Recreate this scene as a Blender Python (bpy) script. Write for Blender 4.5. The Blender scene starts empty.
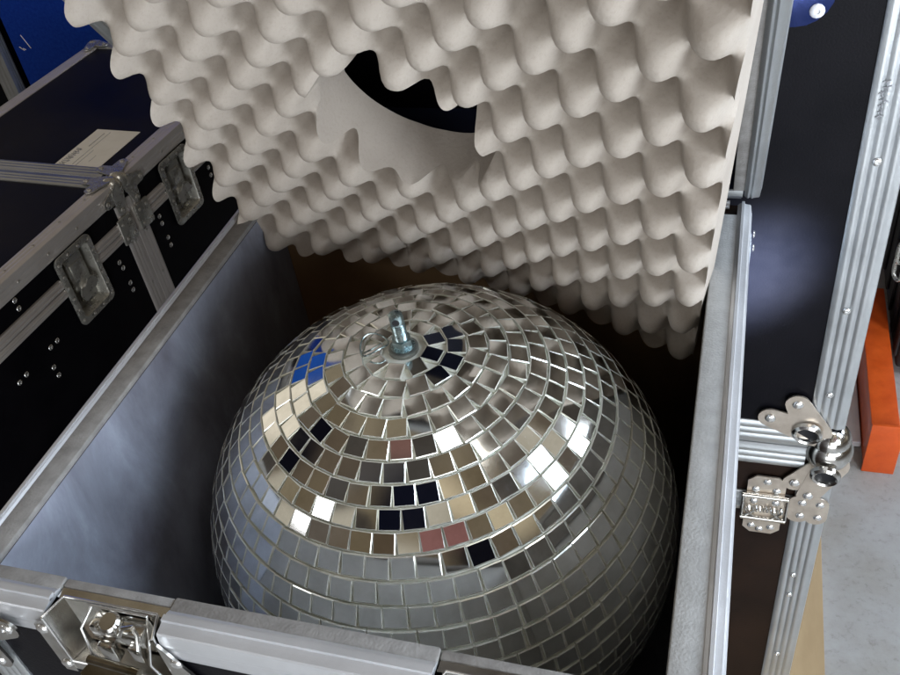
import bpy, bmesh, math, random
from mathutils import Vector, Matrix, noise
random.seed(7)
PI = math.pi
rad = math.radians
sc = bpy.context.scene
COL = sc.collection
H = 1.6                      # eye height above the floor; the lens sits over the world origin

# ------------------------------------------------------------------ helpers
def mesh_from(bm, name, mat, smooth=35):
    bmesh.ops.recalc_face_normals(bm, faces=bm.faces)
    me = bpy.data.meshes.new(name)
    bm.to_mesh(me); bm.free()
    for m in (mat if isinstance(mat, (list, tuple)) else [mat]):
        me.materials.append(m)
    if smooth:
        me.polygons.foreach_set('use_smooth', [True] * len(me.polygons))
        try: me.set_sharp_from_angle(angle=rad(smooth))
        except Exception: pass
    return me

def link(name, me, parent=None, loc=(0, 0, 0)):
    o = bpy.data.objects.new(name, me)
    COL.objects.link(o)
    o.location = loc
    if parent is not None: o.parent = parent
    return o

def obj(name, bm, mat, parent=None, smooth=35, loc=(0, 0, 0)):
    return link(name, mesh_from(bm, name, mat, smooth), parent, loc)

def thing(name, label, cat, loc=(0, 0, 0), rz=0, group=None):
    o = link(name, None, None, loc)
    o.rotation_euler = (0, 0, rz)
    o['label'] = label; o['category'] = cat
    if group: o['group'] = group
    return o

def tag(o, label, cat, group=None):
    o['label'] = label; o['category'] = cat
    if group: o['group'] = group
    return o

def box(bm, lo, hi, bev=0.0, seg=2, mat=0):
    lo, hi = Vector(lo), Vector(hi)
    c = (lo + hi) / 2; s = hi - lo
    r = bmesh.ops.create_cube(bm, size=1, matrix=Matrix.Translation(c) @ Matrix.Diagonal((abs(s.x), abs(s.y), abs(s.z), 1)))
    vs = r['verts']
    fs = {f for v in vs for f in v.link_faces}
    for f in fs: f.material_index = mat
    if bev > 0:
        es = list({e for v in vs for e in v.link_edges})
        bmesh.ops.bevel(bm, geom=es, offset=bev, segments=seg, affect='EDGES', profile=0.5, material=mat)

def prism(bm, pts2, x0, x1, frame, mat=0):
    """closed polygon pts2 in (a,b) swept along c from x0 to x1; frame = (origin, A, B, Cdir)"""
    o, A, B, Cd = [Vector(v) for v in frame]
    v0 = [bm.verts.new(o + A * a + B * b + Cd * x0) for a, b in pts2]
    v1 = [bm.verts.new(o + A * a + B * b + Cd * x1) for a, b in pts2]
    n = len(pts2)
    fs = [bm.faces.new(v0[::-1]), bm.faces.new(v1)]
    for i in range(n):
        fs.append(bm.faces.new((v0[i], v0[(i + 1) % n], v1[(i + 1) % n], v1[i])))
    for f in fs: f.material_index = mat
    return fs

def basis(d):
    d = Vector(d).normalized()
    a = d.cross(Vector((0, 0, 1)))
    if a.length < 1e-4: a = d.cross(Vector((0, 1, 0)))
    a.normalize()
    return a, d.cross(a).normalized(), d

def tube(bm, pts, r, seg=10, closed=False, mat=0):
    pts = [Vector(p) for p in pts]
    rings = []
    n = len(pts)
    up = None
    for i, p in enumerate(pts):
        if closed: d = pts[(i + 1) % n] - pts[i - 1]
        else: d = pts[min(i + 1, n - 1)] - pts[max(i - 1, 0)]
        d.normalize()
        if up is None: a, b, _ = basis(d)
        else:
            a = (up - d * up.dot(d)).normalized(); b = d.cross(a)
        up = a
        rr = r[i] if isinstance(r, (list, tuple)) else r
        rings.append([bm.verts.new(p + (a * math.cos(2 * PI * k / seg) + b * math.sin(2 * PI * k / seg)) * rr) for k in range(seg)])
    fs = []
    for i in range(n if closed else n - 1):
        r0, r1 = rings[i], rings[(i + 1) % n]
        for k in range(seg):
            fs.append(bm.faces.new((r0[k], r0[(k + 1) % seg], r1[(k + 1) % seg], r1[k])))
    if not closed:
        fs.append(bm.faces.new(rings[0][::-1])); fs.append(bm.faces.new(rings[-1]))
    for f in fs: f.material_index = mat

def lathe(bm, prof, origin, axis, seg=20, mat=0):
    """prof = [(radius, height)...] about axis"""
    a, b, d = basis(axis); o = Vector(origin)
    rings = []
    for r, h in prof:
        if r < 1e-6: rings.append([bm.verts.new(o + d * h)])
        else: rings.append([bm.verts.new(o + d * h + (a * math.cos(2 * PI * k / seg) + b * math.sin(2 * PI * k / seg)) * r) for k in range(seg)])
    for r0, r1 in zip(rings, rings[1:]):
        for k in range(seg):
            k2 = (k + 1) % seg
            vs = [r0[k % len(r0)], r0[k2 % len(r0)], r1[k2 % len(r1)], r1[k % len(r1)]]
            u = []
            for v in vs:
                if v not in u: u.append(v)
            if len(u) > 2:
                f = bm.faces.new(u); f.material_index = mat
    for ring in (rings[0], rings[-1]):
        if len(ring) > 2:
            f = bm.faces.new(ring); f.material_index = mat

def rounded_rect(w, h, r, seg=5):
    pts = []
    for cx, cy, a0 in ((w / 2 - r, h / 2 - r, 0), (-w / 2 + r, h / 2 - r, 90), (-w / 2 + r, -h / 2 + r, 180), (w / 2 - r, -h / 2 + r, 270)):
        for i in range(seg + 1):
            t = rad(a0 + 90 * i / seg)
            pts.append((cx + r * math.cos(t), cy + r * math.sin(t)))
    return pts

def rivet(bm, p, n, r=0.004, mat=0, hole=True):
    prof = [(r, 0), (r, r * .12), (r * .85, r * .30), (r * .55, r * .42)]
    prof += [(r * .38, r * .42), (r * .30, r * .2), (0, r * .2)] if hole else [(0, r * .48)]
    lathe(bm, prof, p, n, 12, mat)

_RV = {}
def rivets(parent, spots, m='rivet', hole=True):
    """every rivet an object of its own, sharing one mesh; spots = (point, normal, radius)"""
    key = (m, hole)
    if key not in _RV:
        bm = bmesh.new(); rivet(bm, (0, 0, 0), (0, 0, 1), 1.0, 0, hole)
        _RV[key] = mesh_from(bm, 'rivet', M[m])
    for p, n, r in spots:
        o = link('rivet', _RV[key], parent)
        q = Vector(n).to_track_quat('Z', 'Y')
        o.matrix_local = Matrix.LocRotScale(Vector(p), q, Vector((r, r, r)))

def ribbed_flange(w, t, ribs, rib_h):
    """outer contour of one flange, from its free end (a=w) to the corner (a=0): list of (a, out)"""
    pts = [(w, 0.0), (w, t * .6), (w - .0012, t)]
    m = ribs * 6
    for i in range(1, m):
        a = w - .0015 - (w - .004) * i / m
        pts.append((a, t + rib_h * (0.5 - 0.5 * math.cos(2 * PI * ribs * i / m)) ** 0.6))
    return pts

def angle_trim(bm, p0, p1, A, B, wa, wb, t=.0022, ribs=3, rib_h=.0009, mat=0):
    """aluminium angle along p0-p1: flange wa lies along A (facing -B), flange wb along B (facing -A)"""
    p0, p1, A, B = Vector(p0), Vector(p1), Vector(A).normalized(), Vector(B).normalized()
    d = p1 - p0; L = d.length; d.normalize()
    fa = ribbed_flange(wa, t, ribs, rib_h); fb = ribbed_flange(wb, t, ribs, rib_h)
    pts = [(a, -o) for a, o in fa]
    pts += [(.0005, -t), (-t * .55, -t * .9), (-t * .9, -t * .55), (-t, .0005)]
    pts += [(-o, b) for b, o in fb[::-1]]
    pts += [(-.0002, -.0002)]
    prism(bm, pts, 0, L, (p0, A, B, d), mat)

# ------------------------------------------------------------------ materials
def mat_new(name):
    m = bpy.data.materials.new(name); m.use_nodes = True
    nt = m.node_tree
    return m, nt, nt.nodes['Principled BSDF']

def N(nt, t, **kw):
    n = nt.nodes.new(t)
    for k, v in kw.items():
        if k in ('operation', 'blend_type', 'data_type', 'feature', 'distance', 'attribute_name', 'noise_dimensions', 'wave_type', 'bands_direction'): setattr(n, k, v)
        else: n.inputs[k].default_value = v
    return n

def ramp(nt, src, stops):
    r = nt.nodes.new('ShaderNodeValToRGB')
    el = r.color_ramp.elements
    while len(el) < len(stops): el.new(.5)
    for e, (p, c) in zip(el, stops):
        e.position = p; e.color = (*c, 1) if len(c) == 3 else c
    nt.links.new(src, r.inputs[0])
    return r

def mat(name, c1, c2=None, rough=.5, metal=0, scale=30, bump=0, bscale=200, rvar=.0, spec=.5, detail=4, stretch=None, coat=0):
    m, nt, b = mat_new(name)
    tc = N(nt, 'ShaderNodeTexCoord')
    src = tc.outputs['Object']
    if stretch:
        mp = N(nt, 'ShaderNodeMapping'); mp.inputs['Scale'].default_value = stretch
        nt.links.new(src, mp.inputs[0]); src = mp.outputs[0]
    nz = N(nt, 'ShaderNodeTexNoise', Scale=scale, Detail=detail, Roughness=.6)
    nt.links.new(src, nz.inputs['Vector'])
    r = ramp(nt, nz.outputs[0], [(.32, c1), (.68, c2 or c1)])
    nt.links.new(r.outputs[0], b.inputs['Base Color'])
    b.inputs['Metallic'].default_value = metal
    b.inputs['Specular IOR Level'].default_value = spec
    if coat: b.inputs['Coat Weight'].default_value = coat
    if rvar:
        rr = N(nt, 'ShaderNodeMapRange'); rr.inputs['To Min'].default_value = max(0, rough - rvar); rr.inputs['To Max'].default_value = rough + rvar
        nt.links.new(nz.outputs[0], rr.inputs[0]); nt.links.new(rr.outputs[0], b.inputs['Roughness'])
    else: b.inputs['Roughness'].default_value = rough
    if bump:
        n2 = N(nt, 'ShaderNodeTexNoise', Scale=bscale, Detail=3)
        nt.links.new(src, n2.inputs['Vector'])
        bp = N(nt, 'ShaderNodeBump', Strength=bump, Distance=.002)
        nt.links.new(n2.outputs[0], bp.inputs['Height']); nt.links.new(bp.outputs[0], b.inputs['Normal'])
    return m

M = {}
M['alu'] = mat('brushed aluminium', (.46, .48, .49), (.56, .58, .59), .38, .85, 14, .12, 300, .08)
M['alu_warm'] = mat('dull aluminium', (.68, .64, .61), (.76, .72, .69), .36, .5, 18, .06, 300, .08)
M['alu_rim'] = mat('pale aluminium', (.60, .61, .63), (.70, .71, .73), .40, .6, 14, .1, 300, .08)
M['chrome'] = mat('zinc plated steel', (.56, .54, .50), (.74, .74, .72), .17, 1, 40, 0, 60, .08)
M['blue_reflect'] = mat('steel with painted blue reflection', (.02, .035, .14), (.05, .07, .22), .25, .8, 20, .1, 200, .08)  # deep blue reflection in the steel dish put into its colour
M['chrome_dark'] = mat('dark bright steel', (.16, .14, .10), (.34, .32, .28), .16, 1, 50, 0, 60, .06)
M['lid_black'] = mat('blue black lid board', (.010, .012, .028), (.020, .023, .045), .45, 0, 9, .12, 500, .08, .3)
M['plate'] = mat('nickel plate', (.58, .50, .42), (.72, .64, .55), .33, .9, 45, .12, 200, .1)
M['pewter'] = mat('dull zinc plate', (.44, .43, .39), (.62, .61, .56), .28, .7, 60, .2, 200, .1)
M['rivet'] = mat('rivet steel', (.75, .75, .74), (.85, .85, .84), .25, .9, 80)
M['rivet_dull'] = mat('dull rivet', (.46, .44, .40), (.60, .58, .54), .4, .7, 80)
M['bolt'] = mat('galvanised bolt', (.20, .28, .30), (.42, .50, .50), .28, .95, 120, .2, 400, .1)
M['black'] = mat('black laminate', (.0025, .0025, .004), (.0065, .006, .008), .42, 0, 9, .12, 500, .08, .09, 6)
M['black_top'] = mat('black laminate with painted sheen', (.006, .006, .012), (.018, .016, .018), .42, 0, 7, .15, 420, .1, .08, 7)  # bluish and brown sheen of the tops painted in as noise
M['brown_ply'] = mat('black brown laminate', (.010, .006, .005), (.022, .012, .008), .45, 0, 8, .1, 300, .08, .1)
M['hole'] = mat('painted recess shade', (.004, .004, .006), None, .6, 0)  # near-black discs, painting the shade inside cups and the pin hole
M['cap'] = mat('grey rim strip', (.20, .19, .18), (.29, .28, .265), .75, 0, 60, .3, 500, 0, .2)
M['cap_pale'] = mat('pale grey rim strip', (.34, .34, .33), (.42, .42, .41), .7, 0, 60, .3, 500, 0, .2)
M['blue'] = mat('blue felt', (.004, .035, .30), (.008, .055, .40), .75, 0, 120, .4, 700, 0, .15)
M['orange'] = mat('orange painted steel', (.52, .066, .006), (.66, .10, .012), .42, .0, 25, .1, 200, .08)
M['paper'] = mat('cream paper label', (.84, .81, .72), (.90, .87, .79), .8, 0, 25, .1, 300, 0, .2)
M['ink'] = mat('grey ink', (.20, .20, .22), (.32, .32, .32), .8, 0, 300)
M['beige'] = mat('pale plywood', (.34, .24, .13), (.50, .37, .22), .6, 0, 9, .1, 200, .08, .3, 6, (1, .25, 1))
M['white'] = mat('white painted steel', (.74, .75, .78), (.82, .83, .85), .45, 0, 20)
M['rubber'] = mat('black rubber', (.012, .012, .013), (.03, .03, .03), .55, 0, 40, .3, 60)

# lining of the case: dark stained ply, bluish sheen and light dapple painted into the mottle
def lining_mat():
    m, nt, b = mat_new('stained ply with painted sheen')
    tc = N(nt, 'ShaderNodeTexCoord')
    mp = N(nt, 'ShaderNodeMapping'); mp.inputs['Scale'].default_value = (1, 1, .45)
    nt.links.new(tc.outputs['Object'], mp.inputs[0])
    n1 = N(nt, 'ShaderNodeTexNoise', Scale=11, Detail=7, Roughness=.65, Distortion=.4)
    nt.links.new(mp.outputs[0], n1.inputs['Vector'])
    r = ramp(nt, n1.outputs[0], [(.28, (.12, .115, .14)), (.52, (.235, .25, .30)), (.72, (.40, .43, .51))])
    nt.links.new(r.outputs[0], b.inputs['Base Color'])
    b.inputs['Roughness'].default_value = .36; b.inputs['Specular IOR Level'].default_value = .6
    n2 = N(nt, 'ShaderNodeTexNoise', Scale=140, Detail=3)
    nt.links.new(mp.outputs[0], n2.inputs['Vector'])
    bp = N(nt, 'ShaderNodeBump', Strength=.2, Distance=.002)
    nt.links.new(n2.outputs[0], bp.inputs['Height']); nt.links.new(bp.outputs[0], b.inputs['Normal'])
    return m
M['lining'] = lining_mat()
M['lining_glow'] = mat('ply with painted warm glow', (.16, .095, .045), (.24, .15, .075), .45, 0, 7, .15, 160, .08)  # warm glow on the back wall painted in as brown
M['lining_lit'] = mat('lightened lit lining', (.52, .53, .53), (.64, .65, .65), .55, 0, 12, .15, 160, .08)  # lighter copy of the lining: light on front and right walls painted in

def foam_mat():
    m, nt, b = mat_new('grey acoustic foam')
    tc = N(nt, 'ShaderNodeTexCoord')
    n1 = N(nt, 'ShaderNodeTexNoise', Scale=6, Detail=5)
    n2 = N(nt, 'ShaderNodeTexNoise', Scale=420, Detail=3, Roughness=.7)
    n3 = N(nt, 'ShaderNodeTexVoronoi', Scale=260)
    for n in (n1, n2, n3): nt.links.new(tc.outputs['Object'], n.inputs['Vector'])
    r = ramp(nt, n1.outputs[0], [(.3, (.345, .300, .255)), (.7, (.415, .368, .318))])
    # pores: tiny dark and light flecks
    sp = ramp(nt, n2.outputs[0], [(.25, (.90, .895, .89)), (.5, (1, 1, 1)), (.70, (1, 1, 1)), (.78, (1.22, 1.22, 1.22))])
    mx = N(nt, 'ShaderNodeMix', data_type='RGBA', blend_type='MULTIPLY'); mx.inputs[0].default_value = 1
    nt.links.new(r.outputs[0], mx.inputs[6]); nt.links.new(sp.outputs[0], mx.inputs[7])
    nt.links.new(mx.outputs[2], b.inputs['Base Color'])
    b.inputs['Roughness'].default_value = .95; b.inputs['Specular IOR Level'].default_value = .08
    ad = N(nt, 'ShaderNodeMath', operation='ADD')
    nt.links.new(n2.outputs[0], ad.inputs[0]); nt.links.new(n3.outputs[0], ad.inputs[1])
    bp = N(nt, 'ShaderNodeBump', Strength=.22, Distance=.0008)
    nt.links.new(ad.outputs[0], bp.inputs['Height']); nt.links.new(bp.outputs[0], b.inputs['Normal'])
    return m
M['foam'] = foam_mat()

def mirror_mat():
    m, nt, b = mat_new('mirror glass')
    tc = N(nt, 'ShaderNodeTexCoord')
    n1 = N(nt, 'ShaderNodeTexNoise', Scale=22, Detail=5, Roughness=.7)
    nt.links.new(tc.outputs['Object'], n1.inputs['Vector'])
    r = ramp(nt, n1.outputs[0], [(.3, (.70, .70, .67)), (.6, (.86, .865, .85))])
    nt.links.new(r.outputs[0], b.inputs['Base Color'])
    b.inputs['Metallic'].default_value = 1
    rr = N(nt, 'ShaderNodeMapRange'); rr.inputs['To Min'].default_value = .015; rr.inputs['To Max'].default_value = .10
    nt.links.new(n1.outputs[0], rr.inputs[0]); nt.links.new(rr.outputs[0], b.inputs['Roughness'])
    return m
M['mirror'] = mirror_mat()
M['glass_edge'] = mat('ground glass edge', (.68, .69, .61), (.88, .88, .81), .20, .6, 90, 0, 200, .1, .7)
M['grout'] = mat('mirror ball skin', (.66, .66, .58), (.80, .80, .73), .5, 0, 60)
M['cap_plate'] = mat('dull zinc cap', (.20, .21, .19), (.32, .33, .30), .35, .7, 90)

def floor_mat():
    m, nt, b = mat_new('worn concrete')
    tc = N(nt, 'ShaderNodeTexCoord')
    n1 = N(nt, 'ShaderNodeTexNoise', Scale=2.5, Detail=8, Roughness=.65)
    n2 = N(nt, 'ShaderNodeTexNoise', Scale=55, Detail=6, Roughness=.7)
    for n in (n1, n2): nt.links.new(tc.outputs['Object'], n.inputs['Vector'])
    r1 = ramp(nt, n1.outputs[0], [(.3, (.26, .24, .21)), (.5, (.35, .345, .335)), (.72, (.42, .425, .425))])
    r2 = ramp(nt, n2.outputs[0], [(.28, (.72, .70, .66)), (.45, (1, 1, 1)), (.75, (1.08, 1.08, 1.08))])
    mx = N(nt, 'ShaderNodeMix', data_type='RGBA', blend_type='MULTIPLY'); mx.inputs[0].default_value = 1
    nt.links.new(r1.outputs[0], mx.inputs[6]); nt.links.new(r2.outputs[0], mx.inputs[7])
    nt.links.new(mx.outputs[2], b.inputs['Base Color'])
    b.inputs['Roughness'].default_value = .7
    bp = N(nt, 'ShaderNodeBump', Strength=.2, Distance=.003)
    nt.links.new(n2.outputs[0], bp.inputs['Height']); nt.links.new(bp.outputs[0], b.inputs['Normal'])
    return m
M['floor'] = floor_mat()

# ------------------------------------------------------------------ floor
bm = bmesh.new()
v = [bm.verts.new(p) for p in ((-14, -12, 0), (14, -12, 0), (14, 14, 0), (-14, 14, 0))]
bm.faces.new(v)
o = obj('floor', bm, M['floor'], smooth=0); o['kind'] = 'structure'

# ------------------------------------------------------------------ shared hardware builders (each returns a mesh in a local frame)
# local frame of hardware: X along the case, Y out of the panel, Z up
def dish_mesh(w, h, depth, flange, rr=.010):
    """pressed steel recess: rounded flange, sloping walls, floor"""
    bm = bmesh.new()
    r2 = max(.004, rr - flange * .45)
    rings = [(w, h, rr, -.0002), (w, h, rr, .0022), (w - .003, h - .003, rr - .001, .003), (w - 2 * flange + .002, h - 2 * flange + .002, r2 + .001, .003),
             (w - 2 * flange, h - 2 * flange, r2, .001), (w - 2 * flange - .006, h - 2 * flange - .006, r2 - .001, -depth)]
    prev = None
    for rw, rh, ra, y in rings:
        vs = [bm.verts.new((x, y, z)) for x, z in rounded_rect(rw, rh, ra)]
        if prev:
            for i in range(len(vs)):
                j = (i + 1) % len(vs)
                bm.faces.new((prev[i], prev[j], vs[j], vs[i]))
        prev = vs
    bm.faces.new(prev)
    return bm

def add_latch(parent, mtx, w, h, mat_dish, mat_mech, depth=.014):
    """recessed butterfly latch: dish > riveted flange, cam boss, turn handle"""
    d = link('latch', mesh_from(dish_mesh(w, h, depth, .011), 'latch_dish', mat_dish), parent)
    d.matrix_local = mtx
    sp = []
    xs = w / 2 - .0055; zs = h / 2 - .0055
    nz = max(3, round(h / .026)); nx = max(2, round(w / .026))
    for i in range(nz + 1):
        for s in (-1, 1): sp.append(((s * xs, .003, -zs + .004 + (2 * zs - .008) * i / nz), (0, 1, 0), .0024))
    for i in range(1, nx):
        for s in (-1, 1): sp.append(((-xs + 2 * xs * i / nx, .003, s * zs), (0, 1, 0), .0024))
    rivets(d, sp, 'rivet_dull')
    bm = bmesh.new()                                   # cam case across the lid joint
    bx = w / 2 - .020
    box(bm, (-bx, -depth + .0005, -.012), (bx * .9, -depth + .010, h / 2 - .016), .003)
    box(bm, (-bx * .7, -depth + .010, .004), (bx * .5, -depth + .0125, h / 2 - .026), .002)
    lathe(bm, [(.010, 0), (.010, .007), (.008, .009), (0, .009)], (0, -depth + .006, -.014), (0, 1, 0), 18)
    box(bm, (-bx * .5, -depth + .0005, -h / 2 + .022), (bx * .55, -depth + .004, -.026), .002)
    link('cam_case', mesh_from(bm, 'cam_case', mat_mech), d)
    bm = bmesh.new()                                   # folded butterfly handle: two wings on a pivot, tipped
    ca = rad(24)
    for s in (-1, 1):
        pts = [(0, -.007), (bx * .55, -.011), (bx * .95, -.006), (bx * .95, .006), (bx * .55, .011), (0, .007)]
        prism(bm, [(s * a, b) for a, b in pts], 0, .0025, ((0, -depth + .012, -.014), (math.cos(ca), .12 * s, math.sin(ca)), (-math.sin(ca), 0, math.cos(ca)), (0, 1, 0)))
    link('turn_handle', mesh_from(bm, 'turn_handle', mat_mech), d)
    return d

def capsule_plate(bm, p, q, r0, r1, n, y0, t):
    """flat tapered tongue from p to q (3D points in the panel plane), normal n"""
    p, q, n = Vector(p), Vector(q), Vector(n).normalized()
    d = (q - p).normalized(); s = n.cross(d)
    pts = []
    for i in range(9):
        a = -PI / 2 + PI * i / 8
        pts.append(q + d * math.cos(a) * r1 + s * math.sin(a) * r1)
    for i in range(9):
        a = PI / 2 + PI * i / 8
        pts.append(p + d * math.cos(a) * r0 + s * math.sin(a) * r0)
    v0 = [bm.verts.new(x + n * y0) for x in pts]; v1 = [bm.verts.new(x + n * (y0 + t)) for x in pts]
    bm.faces.new(v0[::-1]); bm.faces.new(v1)
    for i in range(len(pts)):
        j = (i + 1) % len(pts); bm.faces.new((v0[i], v0[j], v1[j], v1[i]))

def add_ball_corner(parent, c, dirs, mat_plate, mat_ball, r=.020, reach=.05, dimple=None):
    """domed corner cap with a pair of riveted tongues on each of the faces; dirs = three inward unit vectors"""
    c = Vector(c); X, Y, Z = [Vector(d) for d in dirs]
    bm = bmesh.new()
    ctr = c + (X + Y + Z) * r * .42
    bmesh.ops.create_uvsphere(bm, u_segments=24, v_segments=14, radius=r, matrix=Matrix.Translation(ctr))
    o = obj('ball_corner', bm, mat_ball, parent, 60)
    bm = bmesh.new(); rv = []
    k = 0
    for n, a, b in ((-X, Y, Z), (-Y, X, Z), (-Z, X, Y)):
        base = c - n * 0 + (a + b) * r * .8
        for u, w in ((1.0, .42), (.42, 1.0)):
            tip = c + a * reach * u + b * reach * w
            capsule_plate(bm, base, tip, r * .85, r * .5, n, .0045 + .0004 * (k % 4), .0022); k += 1
            rv.append((tip + n * (.0066 + .0004 * (k % 4)), n, r * .24))
    link('corner_plate', mesh_from(bm, 'corner_plate', mat_plate), o)
    rivets(o, rv, 'rivet_dull')
    if dimple:
        bm = bmesh.new()
        for p, n in dimple:
            lathe(bm, [(r * .62, 0), (r * .55, r * .16), (r * .42, r * .12), (r * .36, -r * .1), (0, -r * .12)], p, n, 20)
        link('stacking_cup', mesh_from(bm, 'stacking_cup', M['chrome']), o)
        bm = bmesh.new()
        for p, n in dimple: lathe(bm, [(r * .40, r * .10), (0, r * .101)], p, n, 18)
        link('cup_hole_shade', mesh_from(bm, 'cup_hole_shade', M['hole']), o)
    return o

# ------------------------------------------------------------------ the open flight case
XI0, XI1, YI0, YI1 = -.480, -.010, .272, .765        # inside faces
XO0, XO1, YO0, YO1 = -.507, .020, .245, .790         # outside faces
ZR = H - .5                                           # rim height
case = thing('flight_case', 'open black flight case with aluminium rims, the glitter ball lying in it', 'flight case', (-.243, .52, 0))
CL = Vector(case.location)
def sh(bm):                                            # world -> case local
    bmesh.ops.translate(bm, verts=bm.verts, vec=-CL); return bm
GAPS = [(-.417, -.330), (-.145, -.058)]                # where the front latches interrupt the rim
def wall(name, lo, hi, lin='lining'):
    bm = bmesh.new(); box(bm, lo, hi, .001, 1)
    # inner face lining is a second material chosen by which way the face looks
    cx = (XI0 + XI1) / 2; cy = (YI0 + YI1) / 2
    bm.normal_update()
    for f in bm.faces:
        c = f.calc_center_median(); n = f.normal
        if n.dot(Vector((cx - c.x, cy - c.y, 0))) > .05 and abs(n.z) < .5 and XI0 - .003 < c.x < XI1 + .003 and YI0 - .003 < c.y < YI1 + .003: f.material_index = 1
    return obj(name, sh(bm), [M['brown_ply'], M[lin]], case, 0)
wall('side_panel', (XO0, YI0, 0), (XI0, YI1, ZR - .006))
wall('side_panel', (XI1, YI0, 0), (XO1, YI1, ZR - .006), 'lining_lit')
wall('back_panel', (XO0, YI1, 0), (XO1, YO1, ZR - .006), 'lining_glow')
bm = bmesh.new()                                       # front panel is notched where the latch dishes sit
PW = .017
box(bm, (XO0, YO0 + PW, 0), (XO1, YI0, ZR - .006), .001, 1)
xs = [XO0] + [x for g in GAPS for x in g] + [XO1]
for i in range(0, len(xs), 2):
    box(bm, (xs[i], YO0, 0), (xs[i + 1], YO0 + PW - .0002, ZR - .006))
for a, b in GAPS: box(bm, (a, YO0, 0), (b, YO0 + PW - .0002, ZR - .056))
bm.normal_update()
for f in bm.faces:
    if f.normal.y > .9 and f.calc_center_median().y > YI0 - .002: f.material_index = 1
obj('front_panel', sh(bm), [M['black'], M['lining_lit']], case, 0)
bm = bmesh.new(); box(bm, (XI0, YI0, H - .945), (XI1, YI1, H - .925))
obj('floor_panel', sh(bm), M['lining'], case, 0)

def strip(name, lo, hi, bev=.0015, m='cap'):
    bm = bmesh.new(); box(bm, lo, hi, bev, 2)
    for v in bm.verts:
        if v.co.z > ZR - .004: v.co.z += (noise.noise(v.co * 40)) * .0006
    return obj(name, sh(bm), M[m], case, 35)
strip('rim_liner', (XI0 - .017, YI0 - .005, ZR - .006), (XI0 + .0012, YI1, ZR))
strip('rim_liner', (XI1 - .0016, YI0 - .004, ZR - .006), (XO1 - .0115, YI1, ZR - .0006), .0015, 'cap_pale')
bm = bmesh.new(); box(bm, (XI1 - .0022, YI0, ZR - .05), (XI1 - .0004, YI1, ZR - .0065), .0004, 1)
obj('inner_lip', sh(bm), M['cap'], case, 35)
strip('rim_liner', (XI0, YI1 - .001, ZR - .0062), (XI1, YI1 + .016, ZR - .0002))
prevx = XO0 + .012
fx = [XI0 - .02] + [x for g in GAPS for x in g] + [XO1 - .012]
for i in range(0, len(fx), 2):
    strip('rim_liner', (fx[i], YI0 - .0095, ZR - .0058), (fx[i + 1], YI0 + .0014, ZR + .0004))
for a, b in GAPS:
    strip('rim_liner', (a + .0005, YI0 - .0058, ZR - .006), (b - .0005, YI0 + .0012, ZR - .0012))

def rim(name, p0, p1, inward, wa, wb=.030, ribs=2, m='alu_rim'):
    bm = bmesh.new()
    angle_trim(bm, p0, p1, inward, (0, 0, -1), wa, wb, .003, ribs, .0013)
    # raised tongue of the profile on the top flange
    d = Vector(p1) - Vector(p0)
    iv = Vector(inward)
    prism(bm, [(wa * .32, .0030), (wa * .36, .0064), (wa * .62, .0064), (wa * .66, .0030)], 0, d.length, (p0, iv, (0, 0, 1), d.normalized()))
    return obj(name, sh(bm), M[m], case)
z = ZR - .003
rim('rim_profile', (XO0 + .003, YO0 + .004, z), (XO0 + .003, YO1, z), (1, 0, 0), .0085)
rim('rim_profile', (XO1 - .003, YO0 + .004, z), (XO1 - .003, YO1 - .008, z), (-1, 0, 0), .0095)
rim('rim_profile', (XO0 + .02, YO1 - .003, z - .001), (XO1 - .02, YO1 - .003, z - .001), (0, -1, 0), .0085)
fx = [XO0 + .002] + [x for g in GAPS for x in g] + [XO1 - .002]
for i in range(0, len(fx), 2):
    rim('rim_profile', (fx[i], YO0 + .003, z), (fx[i + 1], YO0 + .003, z), (0, 1, 0), .0165, .026, 2, 'alu_rim')
# vertical corner angles
for x, sx in ((XO0, 1), (XO1, -1)):
    for y, sy in ((YO0, 1), (YO1, -1)):
        bm = bmesh.new()
        angle_trim(bm, (x, y, .02), (x, y, ZR - .036), (sx, 0, 0), (0, sy, 0), .030, .030, .0022, 4, .001)
        obj('corner_angle', sh(bm), M['alu'], case)
# bracket on the front-left corner
bm = bmesh.new(); rv = []
capsule_plate(bm, (XO0 + .014, YO0, ZR - .035), (XO0 + .052, YO0, ZR - .022), .016, .011, (0, -1, 0), .0052, .002)
capsule_plate(bm, (XO0 + .014, YO0, ZR - .035), (XO0 + .022, YO0, ZR - .070), .016, .011, (0, -1, 0), .0056, .002)
o = obj('corner_bracket', sh(bm), M['chrome'], case)
for p in ((XO0 + .054, ZR - .021), (XO0 + .022, ZR - .072), (XO0 + .012, ZR - .03)):
    rv.append(((p[0], YO0 - .0072, p[1]), (0, -1, 0), .0050))
rivets(o, [(Vector(p) - CL, n, r) for p, n, r in rv])

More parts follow.
